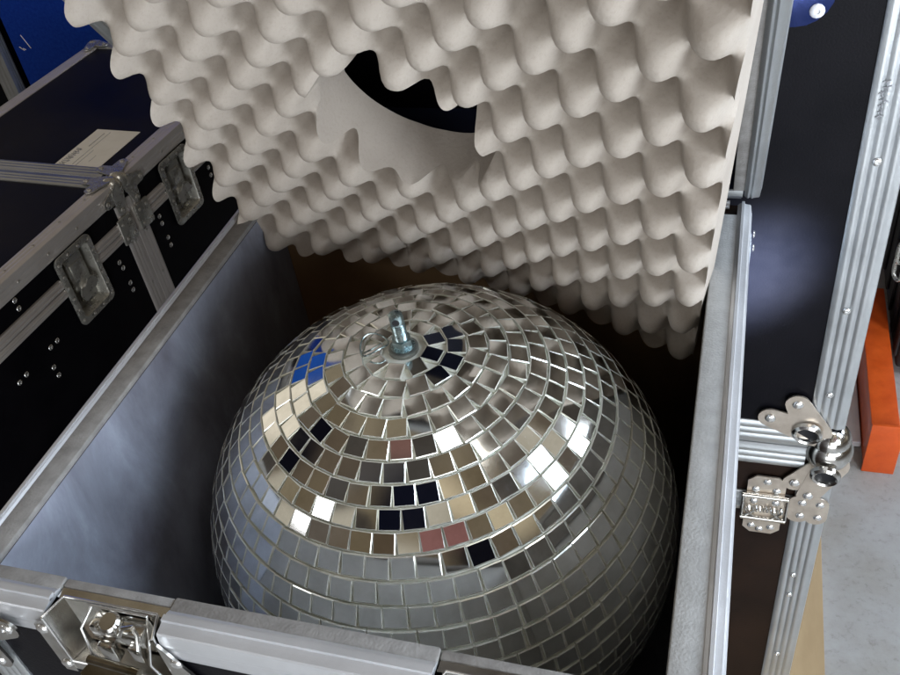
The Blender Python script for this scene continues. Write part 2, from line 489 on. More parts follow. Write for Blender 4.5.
# front latches: recessed dish cut into the rim with the butterfly wing pulled out
def front_latch(x0, x1):
    w = x1 - x0
    yo = YO0 - .0035; yi = YO0 + PW - .002; zb = ZR - .056; zt = ZR - .003
    bm = bmesh.new()
    t = .0016
    box(bm, (x0 + .001, yi - t, zb + .004), (x1 - .001, yi, zt + .001))                       # back of the dish
    # sloping side cheeks
    for x, s in ((x0, 1), (x1, -1)):
        prism(bm, [(0, 0), (t, 0), (s * s * .006 + t, yi - yo), (.006, yi - yo)], zb + .002, zt + .0016, ((x, yo, 0), (s, 0, 0), (0, 1, 0), (0, 0, 1)))
    box(bm, (x0 + .002, yo, zb), (x1 - .002, yi, zb + t))                                      # dish floor
    box(bm, (x0 - .001, yo - .0005, zb - .010), (x1 + .026, yo + .0014, zb + .0008), .0006, 1)  # lower flange
    prism(bm, [(0, 0), (.026, -.050), (.0265, -.062), (0, -.062)], yo - .0008, yo + .0012, ((x1 + .0004, 0, zt - .004), (1, 0, 0), (0, 0, 1), (0, 1, 0)))
    prism(bm, [(0, .002), (-.010, -.004), (-.010, -.062), (0, -.062)], yo - .0009, yo + .0010, ((x0, 0, zt - .004), (1, 0, 0), (0, 0, 1), (0, 1, 0)))
    box(bm, (x0 + .0012, yi + .0001, zt - .002), (x1 - .0012, YI0 - .0060, zt + .0008))
    d = obj('latch', sh(bm), M['chrome'], case, 30)
    rv = []
    for px, pz in ((x0 - .005, zt - .012), (x0 - .005, zb - .003), (x0 + w * .35, zb - .0055), (x0 + w * .75, zb - .0055), (x1 + .018, zb - .003), (x1 + .009, zt - .022)):
        rv.append(((px, yo - .0009, pz), (0, -1, 0), .0046))
    rivets(d, [(Vector(p) - CL, n, r) for p, n, r in rv], 'rivet', False)
    # bright rolled edge of the dish
    bm = bmesh.new()
    tube(bm, [(x0 + .001, yo, zt + .002), (x0 + .007, yi - .001, zt + .0026), (x1 - .007, yi - .001, zt + .0026), (x1 - .001, yo, zt + .002)], .0009, 8)
    tube(bm, [(x0 + .001, yo, zt + .002), (x0 + .002, yo - .0006, zb + .002), (x1 - .002, yo - .0006, zb + .002)], .0011, 8)
    # hexagonal wire outline of the cam housing
    hx = [(x0 + .030, zt + .001), (x0 + .024, zt - .010), (x0 + .028, zt - .030), (x0 + .036, zt - .042)]
    tube(bm, [(hx[0][0], yi - .003, hx[0][1]), (hx[1][0], yo + .004, hx[1][1]), (hx[2][0], yo - .002, hx[2][1]), (hx[3][0], yo - .003, hx[3][1])], .0010, 8)
    tube(bm, [(x0 + .030, yi - .003, zt + .001), (x1 - .014, yi - .003, zt + .001), (x1 - .010, yo + .003, zt - .012), (x1 - .013, yo - .002, zt - .030), (x1 - .006, yo - .003, zt - .044)], .0010, 8)
    obj('dish_edge', sh(bm), M['rivet'], d)
    bm = bmesh.new()                                   # cam, spring and hook inside the dish
    a = x0 + .032; b = x1 - .014
    box(bm, (a, yo + .003, zt - .020), (b, yi - .002, zt - .004), .002)
    lathe(bm, [(.0075, 0), (.0075, .004), (.006, .006), (0, .006)], ((a + b) / 2 - .004, yo + .008, zt - .004), (0, -.25, 1), 18)
    box(bm, (a + .004, yo - .002, zt - .036), (a + .016, yo + .006, zt - .018), .0015)
    box(bm, (b - .013, yo - .001, zt - .032), (b - .004, yo + .006, zt - .016), .0015)
    tube(bm, [(a + .006 + .0006 * i, yo + .004 + .003 * math.sin(i * 1.4), zt - .003 + .003 * math.cos(i * 1.4)) for i in range(34)], .0007, 6)
    tube(bm, [(b - .016, yo + .002, zt - .006), (b - .012, yo + .004, zt + .001), (b - .006, yo + .006, zt + .0015), (b - .003, yo + .004, zt - .004), (b - .003, yo - .001, zt - .014)], .0016, 8)
    obj('cam_case', sh(bm), M['chrome'], d)
    bm = bmesh.new()                                   # wing handle, hinged at the dish floor and swung out and down
    o = Vector((a + .004, yo - .010, zt - .022))
    A = Vector((1, -.05, -.02)).normalized(); B = Vector((.05, -.52, -.80)).normalized(); Cn = A.cross(B)
    wl = .034
    pts = [(0, 0), (wl, 0), (wl + .010, .012), (wl + .004, .034), (wl * .5, .040), (-.004, .034), (-.010, .012)]
    prism(bm, pts, 0, .0016, (o, A, B, Cn))
    tube(bm, [o - A * .002, o + A * (wl + .004)], .0032, 12)
    for e0, e1 in ((pts[6], pts[5]), (pts[2], pts[3])):
        tube(bm, [o + A * e0[0] + B * e0[1] + Cn * .002, o + A * e1[0] + B * e1[1] + Cn * .002], .0016, 8)
    h = obj('wing_handle', sh(bm), M['chrome_dark'], d, 30)
    bm = bmesh.new()
    lathe(bm, [(.008, 0), (.008, .003), (.006, .005), (.004, .005), (.003, .003), (0, .003)], o + A * wl * .5 + B * .020 + Cn * .0012, Cn, 20)
    h2 = obj('handle_boss', sh(bm), M['chrome'], d)
front_latch(*GAPS[0])
front_latch(*GAPS[1])

# lid, hinged along the back edge and leaning over the ball
EL = rad(55)
LV = Vector((0, -math.cos(EL), math.sin(EL)))         # up along the lid
LN = Vector((0, -math.sin(EL), -math.cos(EL)))        # out of the lid's mouth
LO = Vector((0, .787, ZR + .004))
def lid_pt(x, s, w): return LO + Vector((x, 0, 0)) + LV * s + LN * w
def lid_box(bm, x0, x1, s0, s1, w0, w1, bev=0):
    b2 = bmesh.new(); box(b2, (x0, s0, w0), (x1, s1, w1), bev)
    for v in b2.verts: v.co = lid_pt(*v.co)
    me = bpy.data.meshes.new('t'); b2.to_mesh(me); b2.free(); bm.from_mesh(me); bpy.data.meshes.remove(me)
LX0, LX1, LS, LD = -.507, .024, .548, .155
bm = bmesh.new()
lid_box(bm, LX0, LX1, 0, LS, -LD, -LD + .010)
lid_box(bm, LX0, LX0 + .010, .010, LS - .010, -LD + .0101, -.004)
lid_box(bm, LX1 - .010, LX1, .010, LS - .010, -LD + .0101, -.004)
lid_box(bm, LX0, LX1, 0, .0099, -LD + .0101, -.004)
lid_box(bm, LX0, LX1, LS - .0099, LS, -LD + .0101, -.004)
lid = obj('lid', sh(bm), M['lid_black'], case, 0)
bm = bmesh.new()                                       # grey liner strip just inside the lid edge
lid_box(bm, LX1 - .022, LX1 - .0101, .0105, LS - .0105, -.060, -.0022, .001)
obj('rim_liner', sh(bm), M['cap'], lid)
bm = bmesh.new()
lid_box(bm, LX0 + .0101, LX0 + .022, .0105, LS - .0105, -.060, -.0022, .001)
obj('rim_liner', sh(bm), M['cap'], lid)
def lid_rim(p0, p1, A, wa):
    bm = bmesh.new()
    angle_trim(bm, p0, p1, A, -LN, wa, .030, .003, 2, .0013)
    return obj('lid_rim', sh(bm), M['alu'], lid)
e = -.003
lid_rim(lid_pt(LX1, .002, e), lid_pt(LX1, LS, e), (-1, 0, 0), .0115)
lid_rim(lid_pt(LX0, .002, e), lid_pt(LX0, LS, e), (1, 0, 0), .0115)
lid_rim(lid_pt(LX0 + .013, LS, e), lid_pt(LX1 - .013, LS, e), -LV, .0115)
lid_rim(lid_pt(LX0 + .013, 0, e - .0006), lid_pt(LX1 - .013, 0, e - .0006), LV, .0115)
for x in (-.40, -.03):                                 # hinge knuckles along the back edge
    bm = bmesh.new(); tube(bm, [(x, YO1 + .004, ZR + .003), (x + .04, YO1 + .004, ZR + .003)], .004, 10)
    obj('hinge', sh(bm), M['alu'], lid)
rv = []
for s in (.03, .052): rv.append(((XO1 + .0036, YO1 - .01 - s, ZR - .012), (1, 0, 0), .0035))
rivets(case, [(Vector(p) - CL, n, r) for p, n, r in rv])

# ------------------------------------------------------------------ foam sheet sagging out of the lid
FP = Vector((-.2518, .7075, H - .5595))
FU = Vector((.985, -.124, -.123)).normalized()
FN = Vector((-.166, -.885, -.435)); FN = (FN - FU * FN.dot(FU)).normalized()
FV = FN.cross(FU).normalized()
if FV.z < 0: FV = -FV
PX, PY = .055, .0647
FT = .066
HC, HR = (-.016, .246), .076                           # round cut-out for the top of the ball
def foam_at(x, s, w):
    w = w + .4143 * x * x + .0657 * x * s + .0524 * s * s
    return FP + FU * x + FV * s + FN * w
def foam_w(x, s):
    xx = x / PX + .10 * noise.noise((x * 9, s * 9, 1.7)); ss = s / PY + .08 * noise.noise((x * 9, s * 9, 8.1))
    c = .5 + .5 * math.cos(2 * PI * (xx - 4)) * math.cos(2 * PI * ss)
    c = 1 - (1 - c) ** 1.62                              # fat rounded fingers, narrow valleys
    return -.049 * (1 - c)
X0, X1, S0, S1 = -.2440, .2358, -.0205, .505
nx, ns = 190, 208
bm = bmesh.new()
g = {}
for i in range(nx + 1):
    for j in range(ns + 1):
        x = X0 + (X1 - X0) * i / nx; s = S0 + (S1 - S0) * j / ns
        g[i, j] = [x, s, None]
hole_r = lambda x, s: math.hypot(x - HC[0], s - HC[1])
inside = {k: hole_r(v[0], v[1]) < HR for k, v in g.items()}
for k, v in g.items():
    if inside[k]: continue
    i, j = k
    if any(inside.get((i + a, j + b)) for a in (-1, 0, 1) for b in (-1, 0, 1)):
        r = hole_r(v[0], v[1])
        rr = HR + .0012 * noise.noise((v[0] * 50, v[1] * 50, 5))
        v[0] = HC[0] + (v[0] - HC[0]) / r * rr; v[1] = HC[1] + (v[1] - HC[1]) / r * rr
    v[2] = bm.verts.new(foam_at(v[0], v[1], foam_w(v[0], v[1])))
back = {}
for i in range(nx):
    for j in range(ns):
        q = [(i, j), (i + 1, j), (i + 1, j + 1), (i, j + 1)]
        if any(inside[k] for k in q):
            ok = [k for k in q if not inside[k]]
            if len(ok) < 3: continue
            bm.faces.new([g[k][2] for k in ok])
        else: bm.faces.new([g[k][2] for k in q])
inv = {g[k][2]: k for k in g if g[k][2] is not None}
bm.edges.ensure_lookup_table()
bed = [e for e in bm.edges if len(e.link_faces) == 1]
LEV = 5
chain = {}
def lower(v, l):
    key = (v, l)
    if key not in chain:
        x, s, _ = g[inv[v]]; w0 = foam_w(x, s); f = l / LEV
        chain[key] = bm.verts.new(foam_at(x, s, w0 + (-FT - w0) * f)) if l else v
    return chain[key]
for e in bed:
    a, b = e.verts
    for l in range(LEV):
        bm.faces.new((lower(a, l), lower(b, l), lower(b, l + 1), lower(a, l + 1)))
loose = [v for v in bm.verts if not v.link_faces]
bmesh.ops.delete(bm, geom=loose, context='VERTS')
foam = obj('foam_sheet', bm, M['foam'], None, 50)
tag(foam, 'grey egg crate foam sheet with a round cut-out hanging from the open lid', 'foam sheet')

# ------------------------------------------------------------------ mirror ball
BC = Vector((-.239, .523, H - .697)); BR = .22
AX = Vector((-.020, -.042, .999)).normalized()
ball = thing('mirror_ball', 'glitter ball covered in square mirror tiles lying in the open case', 'mirror ball', BC)
A1, A2, _ = basis(AX)
bm = bmesh.new()
bmesh.ops.create_uvsphere(bm, u_segments=96, v_segments=64, radius=BR - .0032)
obj('ball_shell', bm, M['grout'], ball, 180)
bm = bmesh.new()
DP = rad(4.55)
def sph(ph, th, r): return (AX * math.cos(ph) + (A1 * math.cos(th) + A2 * math.sin(th)) * math.sin(ph)) * r
BND = [rad(4.5) * i for i in range(1, 11)]             # rows near the pole are cut a little smaller
while BND[-1] < PI - .12: BND.append(BND[-1] + rad(4.98))
for p0, p1 in zip(BND, BND[1:]):
    DP = p1 - p0
    pm = (p0 + p1) / 2
    n = max(6, round(2 * PI * math.sin(pm) / (rad(4.7) if pm < .75 else rad(5.12))))
    off = random.random() * 2 * PI
    wav = .0035 * (1 if pm > .6 else 2)
    for q in range(n):
        th = off + 2 * PI * q / n + random.gauss(0, .0016)
        pj = pm + random.gauss(0, .0010)
        c = sph(pj, th, BR)
        nrm = c.normalized()
        et = (nrm.cross(AX)).normalized(); ep = et.cross(nrm).normalized()
        sg = .022 if pm > .75 else .034                      # mosaic near the pole is laid less evenly
        nn = (nrm + et * random.gauss(0, sg) + ep * random.gauss(0, sg)).normalized()
        u = (et - nn * et.dot(nn)).normalized(); w = nn.cross(u)
        rot = random.gauss(0, .018 if pm > .5 else .07)
        u, w = u * math.cos(rot) + w * math.sin(rot), w * math.cos(rot) - u * math.sin(rot)
        hw = BR * DP * .5 - .00022; hh = BR * DP * .5 - (.00065 if pm < .8 else .00090)
        hw = min(hw, math.sin(min(p0, PI - p1) if pm < PI / 2 else PI - p1) * 2 * PI / n * BR * .5 + .0012) if pm < .3 else 2 * PI * math.sin(pm) / n * BR * .5 - .00035
        b_ = .00075 if pm < .8 else .0010; th_ = .0034
        ring0 = [c + u * sx * hw + w * sy * hh - nn * th_ for sx, sy in ((-1, -1), (1, -1), (1, 1), (-1, 1))]
        ring1 = [c + u * sx * hw + w * sy * hh - nn * .0005 for sx, sy in ((-1, -1), (1, -1), (1, 1), (-1, 1))]
        ring2 = [c + u * sx * (hw - b_) + w * sy * (hh - b_) for sx, sy in ((-1, -1), (1, -1), (1, 1), (-1, 1))]
        R = [[bm.verts.new(p) for p in r] for r in (ring0, ring1, ring2)]
        for lo, hi in ((0, 1), (1, 2)):
            for i in range(4):
                f = bm.faces.new((R[lo][i], R[lo][(i + 1) % 4], R[hi][(i + 1) % 4], R[hi][i])); f.material_index = 1
        bm.faces.new(R[2]).material_index = 0
obj('mirror_tiles', bm, [M['mirror'], M['glass_edge']], ball, 0)
bm = bmesh.new()                                       # cap plate at the pole
lathe(bm, [(.0125, -.004), (.0125, .0004), (.0115, .0008), (.008, .0009), (0, .0009)], AX * (BR - .001), AX, 32)
obj('cap_plate', bm, M['cap_plate'], ball)
bm = bmesh.new()                                       # hanging bolt: nut, threaded shank, flattened drilled end
base = AX * (BR + .001)
BS = .74
hexp = [(.0115 * BS * math.cos(PI / 3 * i + .3), .0115 * BS * math.sin(PI / 3 * i + .3)) for i in range(6)]
b1, b2, _ = basis(AX)
prism(bm, hexp, 0, .011 * BS, (base, b1, b2, AX))
lathe(bm, [(.0100, 0), (.0100, .0010), (0, .0011)], base, AX, 28)
prof = []
for i in range(22):
    prof.append((.0072 if i % 2 else .0064, .011 + i * .0011))
prof += [(.0068, .036), (.0072, .040), (.0066, .046), (.004, .0485), (0, .049)]
lathe(bm, [(r_ * BS * 1.12, h_ * BS) for r_, h_ in prof], base, AX, 20)
bo = obj('hanging_bolt', bm, M['bolt'], ball)
bm = bmesh.new()
lathe(bm, [(.0030, 0), (.0026, .0004), (0, .0004)], base + AX * .029 + (Vector((.25, -.95, .05)).normalized()) * .0059, Vector((.25, -.95, .05)), 16)
obj('pin_hole_shade', bm, M['hole'], bo)
bm = bmesh.new()                                       # thin wire loop lying beside the nut
lc = AX * (BR + .004) - b1 * 0 + Vector((-.024, -.004, 0))
lc = lc.normalized() * (BR + .0045)
l1, l2, ld = basis(lc)
tube(bm, [lc + (l1 * math.cos(t) + l2 * math.sin(t)) * .012 + ld * .003 * math.sin(t * 2 + 1) for t in [2 * PI * i / 28 for i in range(28)]], .0007, 8, True)
obj('wire_loop', bm, M['bolt'], ball)

# ------------------------------------------------------------------ closed flight cases on the left
KS = 1.357
YAW = rad(-3.77)
ca, sa = math.cos(rad(3.77)), math.sin(rad(3.77))
CT = H - .645                                          # top of these cases
CLN, CWD = .475, .393
def left_xy(a, n):                                     # (along, sideways) -> world
    return Vector((a * sa + n * ca, a * ca - n * sa, 0))
def grid_face(bm, u0, u1, v0, v1, holes, f):
    """a flat panel with rectangular openings"""
    us = sorted({u0, u1, *[h[0] for h in holes], *[h[1] for h in holes]}); vs = sorted({v0, v1, *[h[2] for h in holes], *[h[3] for h in holes]})
    us = [u for u in us if u0 <= u <= u1]; vs = [v for v in vs if v0 <= v <= v1]
    V = {}
    for a, b in zip(us, us[1:]):
        for c, d in zip(vs, vs[1:]):
            m = ((a + b) / 2, (c + d) / 2)
            if any(h[0] < m[0] < h[1] and h[2] < m[1] < h[3] for h in holes): continue
            q = []
            for p in ((a, c), (b, c), (b, d), (a, d)):
                if p not in V: V[p] = bm.verts.new(f(*p))
                q.append(V[p])
            bm.faces.new(q)
def closed_case(a0, label, dish_a, handles, rivs, paper=False):
    """local frame: X = away from the open case's side (negative is left), Y = along, Z up; origin at the near right bottom corner"""
    root = thing('flight_case', label, 'flight case', left_xy(a0, -.95), YAW, 'closed flight cases standing in a row on the left')
    W, L = CWD, CLN - .0045
    holes = [(da - .030, da + .030, H - .7295 - .048, H - .7295 + .048) for da in dish_a] + [(ha - .042, ha + .042, hz - .110, hz - .010) for ha, hz in handles]
    bm = bmesh.new(); box(bm, (-W, 0, .0), (-.018, L, CT - .0005))
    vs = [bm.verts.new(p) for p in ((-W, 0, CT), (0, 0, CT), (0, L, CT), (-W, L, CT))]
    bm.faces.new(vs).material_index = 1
    grid_face(bm, 0, L, 0, CT, holes, lambda u, v: (0, u, v))
    for yy in (0, L):
        bm.faces.new([bm.verts.new(p) for p in ((-.018, yy, 0), (0, yy, 0), (0, yy, CT), (-.018, yy, CT))])
    obj('case_body', bm, [M['black'], M['black_top']], root, 0)
    f = .026
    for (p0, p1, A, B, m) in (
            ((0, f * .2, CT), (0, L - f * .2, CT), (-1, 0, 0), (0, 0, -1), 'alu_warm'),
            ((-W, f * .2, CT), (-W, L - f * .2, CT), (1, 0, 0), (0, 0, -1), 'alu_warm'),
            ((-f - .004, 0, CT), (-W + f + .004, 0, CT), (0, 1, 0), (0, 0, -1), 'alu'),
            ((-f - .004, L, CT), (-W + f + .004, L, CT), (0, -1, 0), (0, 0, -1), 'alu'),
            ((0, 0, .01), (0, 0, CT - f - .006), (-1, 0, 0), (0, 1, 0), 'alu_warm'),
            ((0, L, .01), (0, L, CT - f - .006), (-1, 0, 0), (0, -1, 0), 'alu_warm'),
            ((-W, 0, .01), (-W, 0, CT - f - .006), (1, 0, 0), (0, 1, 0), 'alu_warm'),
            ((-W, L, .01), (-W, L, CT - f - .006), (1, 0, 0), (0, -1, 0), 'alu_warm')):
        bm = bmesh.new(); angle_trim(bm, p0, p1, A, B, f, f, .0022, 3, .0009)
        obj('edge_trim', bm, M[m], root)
    # meeting band of lid and base
    for z0, z1 in ((CT - .0715, CT - .0560), (CT - .0860, CT - .0725)):
        bm = bmesh.new()
        ends = [f + .004] + [e for da in sorted(dish_a) for e in (da - .0395, da + .0395)] + [L - f - .004]
        for e0, e1 in zip(ends[::2], ends[1::2]):
            box(bm, (-.001, e0, z0), (.0042, e1, z1), .0014, 2)
            box(bm, (.0042, e0, z0 + .003), (.0058, e1, z0 + .0065), .0006, 1)
            box(bm, (.0042, e0, z1 - .0065), (.0058, e1, z1 - .003), .0006, 1)
        obj('lid_band', bm, M['alu_warm'], root)
    rv = []
    for i in range(7):
        rv.append(((.0030, .045 + (L - .09) * i / 6, CT - .013), (1, 0, 0), .0024))
        rv.append(((-.013, .060 + (L - .12) * i / 6, CT + .0030), (0, 0, 1), .0022))
    for yy in (.013, L - .013):
        for zz in (.10, .18, .27): rv.append(((.0030, yy, CT - zz), (1, 0, 0), .0024))
    rivets(root, rv, 'rivet_dull')
    # small joint plates where the band meets the corner angles
    for yy in (.020, L - .020):
        bm = bmesh.new(); rv = []
        box(bm, (.003, yy - .017, CT - .094), (.0078, yy + .017, CT - .050), .0022, 2)
        for dy in (-.009, .009):
            for dz in (-.085, -.060): rv.append(((.0078, yy + dy, CT + dz), (1, 0, 0), .0028))
        jp = obj('joint_plate', bm, M['pewter'], root); rivets(jp, rv, 'rivet_dull')
    RX = Matrix(((0, 1, 0), (1, 0, 0), (0, 0, 1))).to_4x4()      # latch frame: X along the case, Y out of the side
    for da in dish_a:
        mt = Matrix.Translation((.004, da, H - .7295 - 0)) @ RX
        add_latch(root, mt, .079, .117, M['pewter'], M['pewter'])
    for ha, hz in handles:
        hd = link('recessed_handle', mesh_from(dish_mesh(.105, .120, .012, .012), 'handle_dish', M['pewter']), root)
        hd.matrix_local = Matrix.Translation((.003, ha, hz - .060)) @ RX
        b2 = bmesh.new()
        tube(b2, [(-.030, -.004, .030), (-.030, .005, .028), (.030, .005, .028), (.030, -.004, .030)], .005, 10)
        link('grip', mesh_from(b2, 'grip', M['rubber']), hd)
        rivets(hd, [((sx, .003, sz), (0, 1, 0), .0030) for sx in (-.046, -.015, .015, .046) for sz in (-.054, .054)], 'rivet_dull')
    rivets(root, [((.0002, ra * KS - a0, H + rz_ * KS), (1, 0, 0), .0042) for ra, rz_ in rivs])
    for c, d in (((0, 0, CT), ((-1, 0, 0), (0, 1, 0), (0, 0, -1))), ((0, L, CT), ((-1, 0, 0), (0, -1, 0), (0, 0, -1))),
                 ((-W, 0, CT), ((1, 0, 0), (0, 1, 0), (0, 0, -1))), ((-W, L, CT), ((1, 0, 0), (0, -1, 0), (0, 0, -1)))):
        add_ball_corner(root, c, d, M['pewter'], M['pewter'], .016, .040)
    return root
A_SEAM = .9435
near = closed_case(A_SEAM - CLN, 'nearer black flight case on the left, big steel latch dish beside the open rim', [.804 - (A_SEAM - CLN)],
            [(.522 - A_SEAM + CLN + .004, H - .906), (.842 - A_SEAM + CLN, H - .893)],
            [(.649, -.556), (.651, -.565), (.652, -.587), (.652, -.597), (.506, -.499), (.506, -.509), (.528, -.57), (.517, -.57), (.509, -.591), (.51, -.603), (.477, -.572), (.466, -.573)])
far = closed_case(A_SEAM, 'farther black flight case on the left, cream paper label stuck on its top', [1.068 - A_SEAM],
            [(1.048 - A_SEAM, H - .876)],
            [(.735, -.55), (.735, -.56), (.736, -.581), (.736, -.592), (.849, -.55), (.849, -.561)])
# paper label on the farther case with its faint print
bm = bmesh.new(); box(bm, (-.140, .022, CT + .0003), (-.054, .140, CT + .0009))
lab = obj('paper_label', bm, M['paper'], far, 0)
bm = bmesh.new()
rnd = random.Random(3)
y = .026
prev = None
for i in range(13):                                    # smudged line of block capitals, too worn to read
    x_ = -.136 + rnd.uniform(0, .004); y = .026 + i * .0042
    tube(bm, [(x_, y, CT + .0010), (x_ + rnd.uniform(.005, .016), y + rnd.uniform(-.003, .004), CT + .0010)], .0007, 5)
    if i % 3: tube(bm, [(x_ + .008, y - .001, CT + .0010), (x_ + rnd.uniform(.002, .012), y + .004, CT + .0010)], .0006, 5)
for x_, y0, y1, r in ((-.108, .030, .132, .0004), (-.117, .085, .128, .0006), (-.100, .028, .075, .0004), (-.084, .040, .06, .0003)):
    tube(bm, [(x_, y0, CT + .0009), (x_, y1, CT + .0009)], r, 5)
obj('label_print', bm, M['ink'], lab)

# ------------------------------------------------------------------ two stacked cases behind, on the right
XR, YF = .155, .850
ZS = H - .8965                                         # where the two cases meet
def front_trim(root, p0, p1, A, B, wa, wb, ribs, m='alu'):
    bm = bmesh.new(); angle_trim(bm, p0, p1, A, B, wa, wb, .0024, ribs, .0014)
    return obj('edge_trim', bm, M[m], root)
def stacked_case(z0, z1, label, wt, holes=()):
    root = thing('flight_case', label, 'flight case', (XR, YF, z0), 0, 'flight cases stacked behind the open case')
    W, D, Hh = .60, .55, z1 - z0
    bm = bmesh.new()
    if holes:
        box(bm, (-W, .034, 0), (0, D, Hh))
        grid_face(bm, -W, 0, 0, Hh, holes, lambda u, v: (u, 0, v))
        for xx in (-W, 0): bm.faces.new([bm.verts.new(p) for p in ((xx, 0, 0), (xx, .034, 0), (xx, .034, Hh), (xx, 0, Hh))])
        for zz in (0, Hh): bm.faces.new([bm.verts.new(p) for p in ((-W, 0, zz), (0, 0, zz), (0, .034, zz), (-W, .034, zz))])
    else: box(bm, (-W, 0, 0), (0, D, Hh), .001, 1)
    obj('case_body', bm, M['black'] if z0 > .1 else M['brown_ply'], root, 0)
    f = .040
    for x, sx in ((0, -1), (-W, 1)):
        front_trim(root, (x, 0, .036), (x, 0, Hh - .036), (sx, 0, 0), (0, 1, 0), f, f, 4)
        front_trim(root, (x, D, .036), (x, D, Hh - .036), (sx, 0, 0), (0, -1, 0), f, f, 4)
    for z_, sz in ((0, 1), (Hh, -1)):
        front_trim(root, (-.036, 0, z_), (-W + .036, 0, z_), (0, 1, 0), (0, 0, sz), wt, wt, 3)
        front_trim(root, (-.036, D, z_), (-W + .036, D, z_), (0, -1, 0), (0, 0, sz), wt, wt, 3)
        for x, sx in ((0, 1), (-W, -1)):
            front_trim(root, (x, .036, z_), (x, D - .036, z_), (-sx, 0, 0), (0, 0, sz), wt, wt, 3)
    return root, W, D, Hh
upper, W, D, Hh = stacked_case(ZS + .003, H - .10, 'black flight case stacked on top behind the open case, recessed handle near its top', .036, [(.006 - XR - .042, .006 - XR + .042, H - .281 - ZS - .049, H - .281 - ZS + .049)])
rv = []
for zz in (-.30, -.487, -.672, -.80): rv.append(((-.023, -.0042, H + zz - ZS - .003), (0, -1, 0), .0046))
rivets(upper, rv)
# recessed handle in the upper case
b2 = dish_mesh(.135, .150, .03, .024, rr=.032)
hd = link('recessed_handle', mesh_from(b2, 'handle_dish', M['blue_reflect']), upper)
RF = Matrix(((1, 0, 0), (0, -1, 0), (0, 0, 1))).to_4x4()
hd.matrix_local = Matrix.Translation((.006 - XR, -.002, H - .281 - ZS)) @ RF
rivets(hd, [((sx, .003, sz), (0, 1, 0), .0066) for sx in (-.053, .053) for sz in (-.060, .060)], 'white')
b2 = bmesh.new(); tube(b2, [(-.034, -.02, -.015), (-.034, .006, -.018), (.034, .006, -.018), (.034, -.02, -.015)], .007, 12)
link('grip', mesh_from(b2, 'grip', M['rubber']), hd)
# worn pen strokes on the upper corner angle
b2 = bmesh.new(); rnd = random.Random(5)
for i in range(7):
    zz = H - .405 - i * .0058 - ZS - .003
    xa = -.034 + rnd.uniform(0, .004)
    tube(b2, [(xa, -.0042, zz), (xa + rnd.uniform(.003, .008), -.0042, zz + rnd.uniform(-.002, .003))], .0006, 5)
    tube(b2, [(xa + .003, -.0042, zz + .003), (xa + .004, -.0042, zz - .003)], .0005, 5)
obj('pen_marks', b2, M['ink'], upper)
def stack_corner(root, c, up):
    """stackable ball corner: dome, tongue plate with two riveted lobes, dark stacking cup"""
    c = Vector(c); bm = bmesh.new()
    s = 1 if up else -1
    r = .025 if up else .030
    bmesh.ops.create_uvsphere(bm, u_segments=28, v_segments=18, radius=r, matrix=Matrix.Translation(c + Vector((-.010, .010, s * .006))))
    o = obj('ball_corner', bm, M['chrome'], root, 60)
    bm = bmesh.new(); rv = []
    lob = [(-.085, .048), (-.056, .075)] if up else [(-.044, -.060), (-.025, -.082)]
    cup = (-.040, .030) if up else (-.012, -.022)
    capsule_plate(bm, c + Vector((cup[0] + .008, 0, cup[1] - .002 * s)), c + Vector((lob[0][0], 0, lob[0][1])), .021, .0145, (0, -1, 0), .0045, .0022)
    capsule_plate(bm, c + Vector((cup[0] + .008, 0, cup[1] - .002 * s)), c + Vector((lob[1][0], 0, lob[1][1])), .021, .0145, (0, -1, 0), .0050, .0022)
    link('corner_plate', mesh_from(bm, 'corner_plate', M['plate']), o)
    for lx, lz in lob: rv.append((c + Vector((lx, -.0074, lz)), (0, -1, 0), .0064))
    rivets(o, rv, 'rivet', False)
    bm = bmesh.new()
    p = c + Vector((cup[0], -.0070 if up else -.021, cup[1]))
    lathe(bm, [(.0185, 0), (.0180, .005), (.0150, .0075), (.0125, .006), (.0115, .001), (0, .001)], p, (-.1, -1, -.15), 26)
    link('stacking_cup', mesh_from(bm, 'stacking_cup', M['chrome']), o)
    bm = bmesh.new(); lathe(bm, [(.0118, .0016), (0, .0017)], p, (-.1, -1, -.15), 22)
    link('cup_hole_shade', mesh_from(bm, 'cup_hole_shade', M['hole']), o)
stack_corner(upper, (0, 0, 0), True)
lower_c, W, D, Hh2 = stacked_case(.004, ZS - .003, 'black flight case under the stack with a steel hinge below its top edge', .036)
stack_corner(lower_c, (0, 0, Hh2), False)
ZL = -.004                                             # local z of world z = z - .004
rv = []
for zz in (-1.16, -1.209, -1.371, -1.45): rv.append(((-.023, -.0042, H + zz - .004), (0, -1, 0), .0046))
rivets(lower_c, rv)
bm = bmesh.new()
zb0, zb1 = H - 1.030 - .004, H - .992 - .004
box(bm, (-W + .042, -.0032, zb0), (-.042, .001, zb1), .0012, 2)
for zz in (zb0 + .006, zb0 + .018, zb0 + .030): box(bm, (-W + .043, -.0044, zz), (-.043, -.0030, zz + .0035), .0006, 1)
obj('lid_band', bm, M['alu'], lower_c)
bm = bmesh.new(); rv = []                      # four-rivet joint plate on the corner
zc = (zb0 + zb1) / 2
for dx in (-.011, .011):
    capsule_plate(bm, (-.018 + dx - .004, 0, zc - .012), (-.018 + dx - .004, 0, zc + .012), .0145, .0145, (0, -1, 0), .0052 + (.0004 if dx > 0 else 0), .0018)
box(bm, (-.030, -.0068, zc - .018), (.003, -.0050, zc + .018), .0006, 1)
jp = obj('joint_plate', bm, M['plate'], lower_c)
for dx in (-.030, -.008):
    for dz in (-.012, .014): rv.append(((dx, -.0074, zc + dz), (0, -1, 0), .0056))
rivets(jp, rv, 'rivet', False)
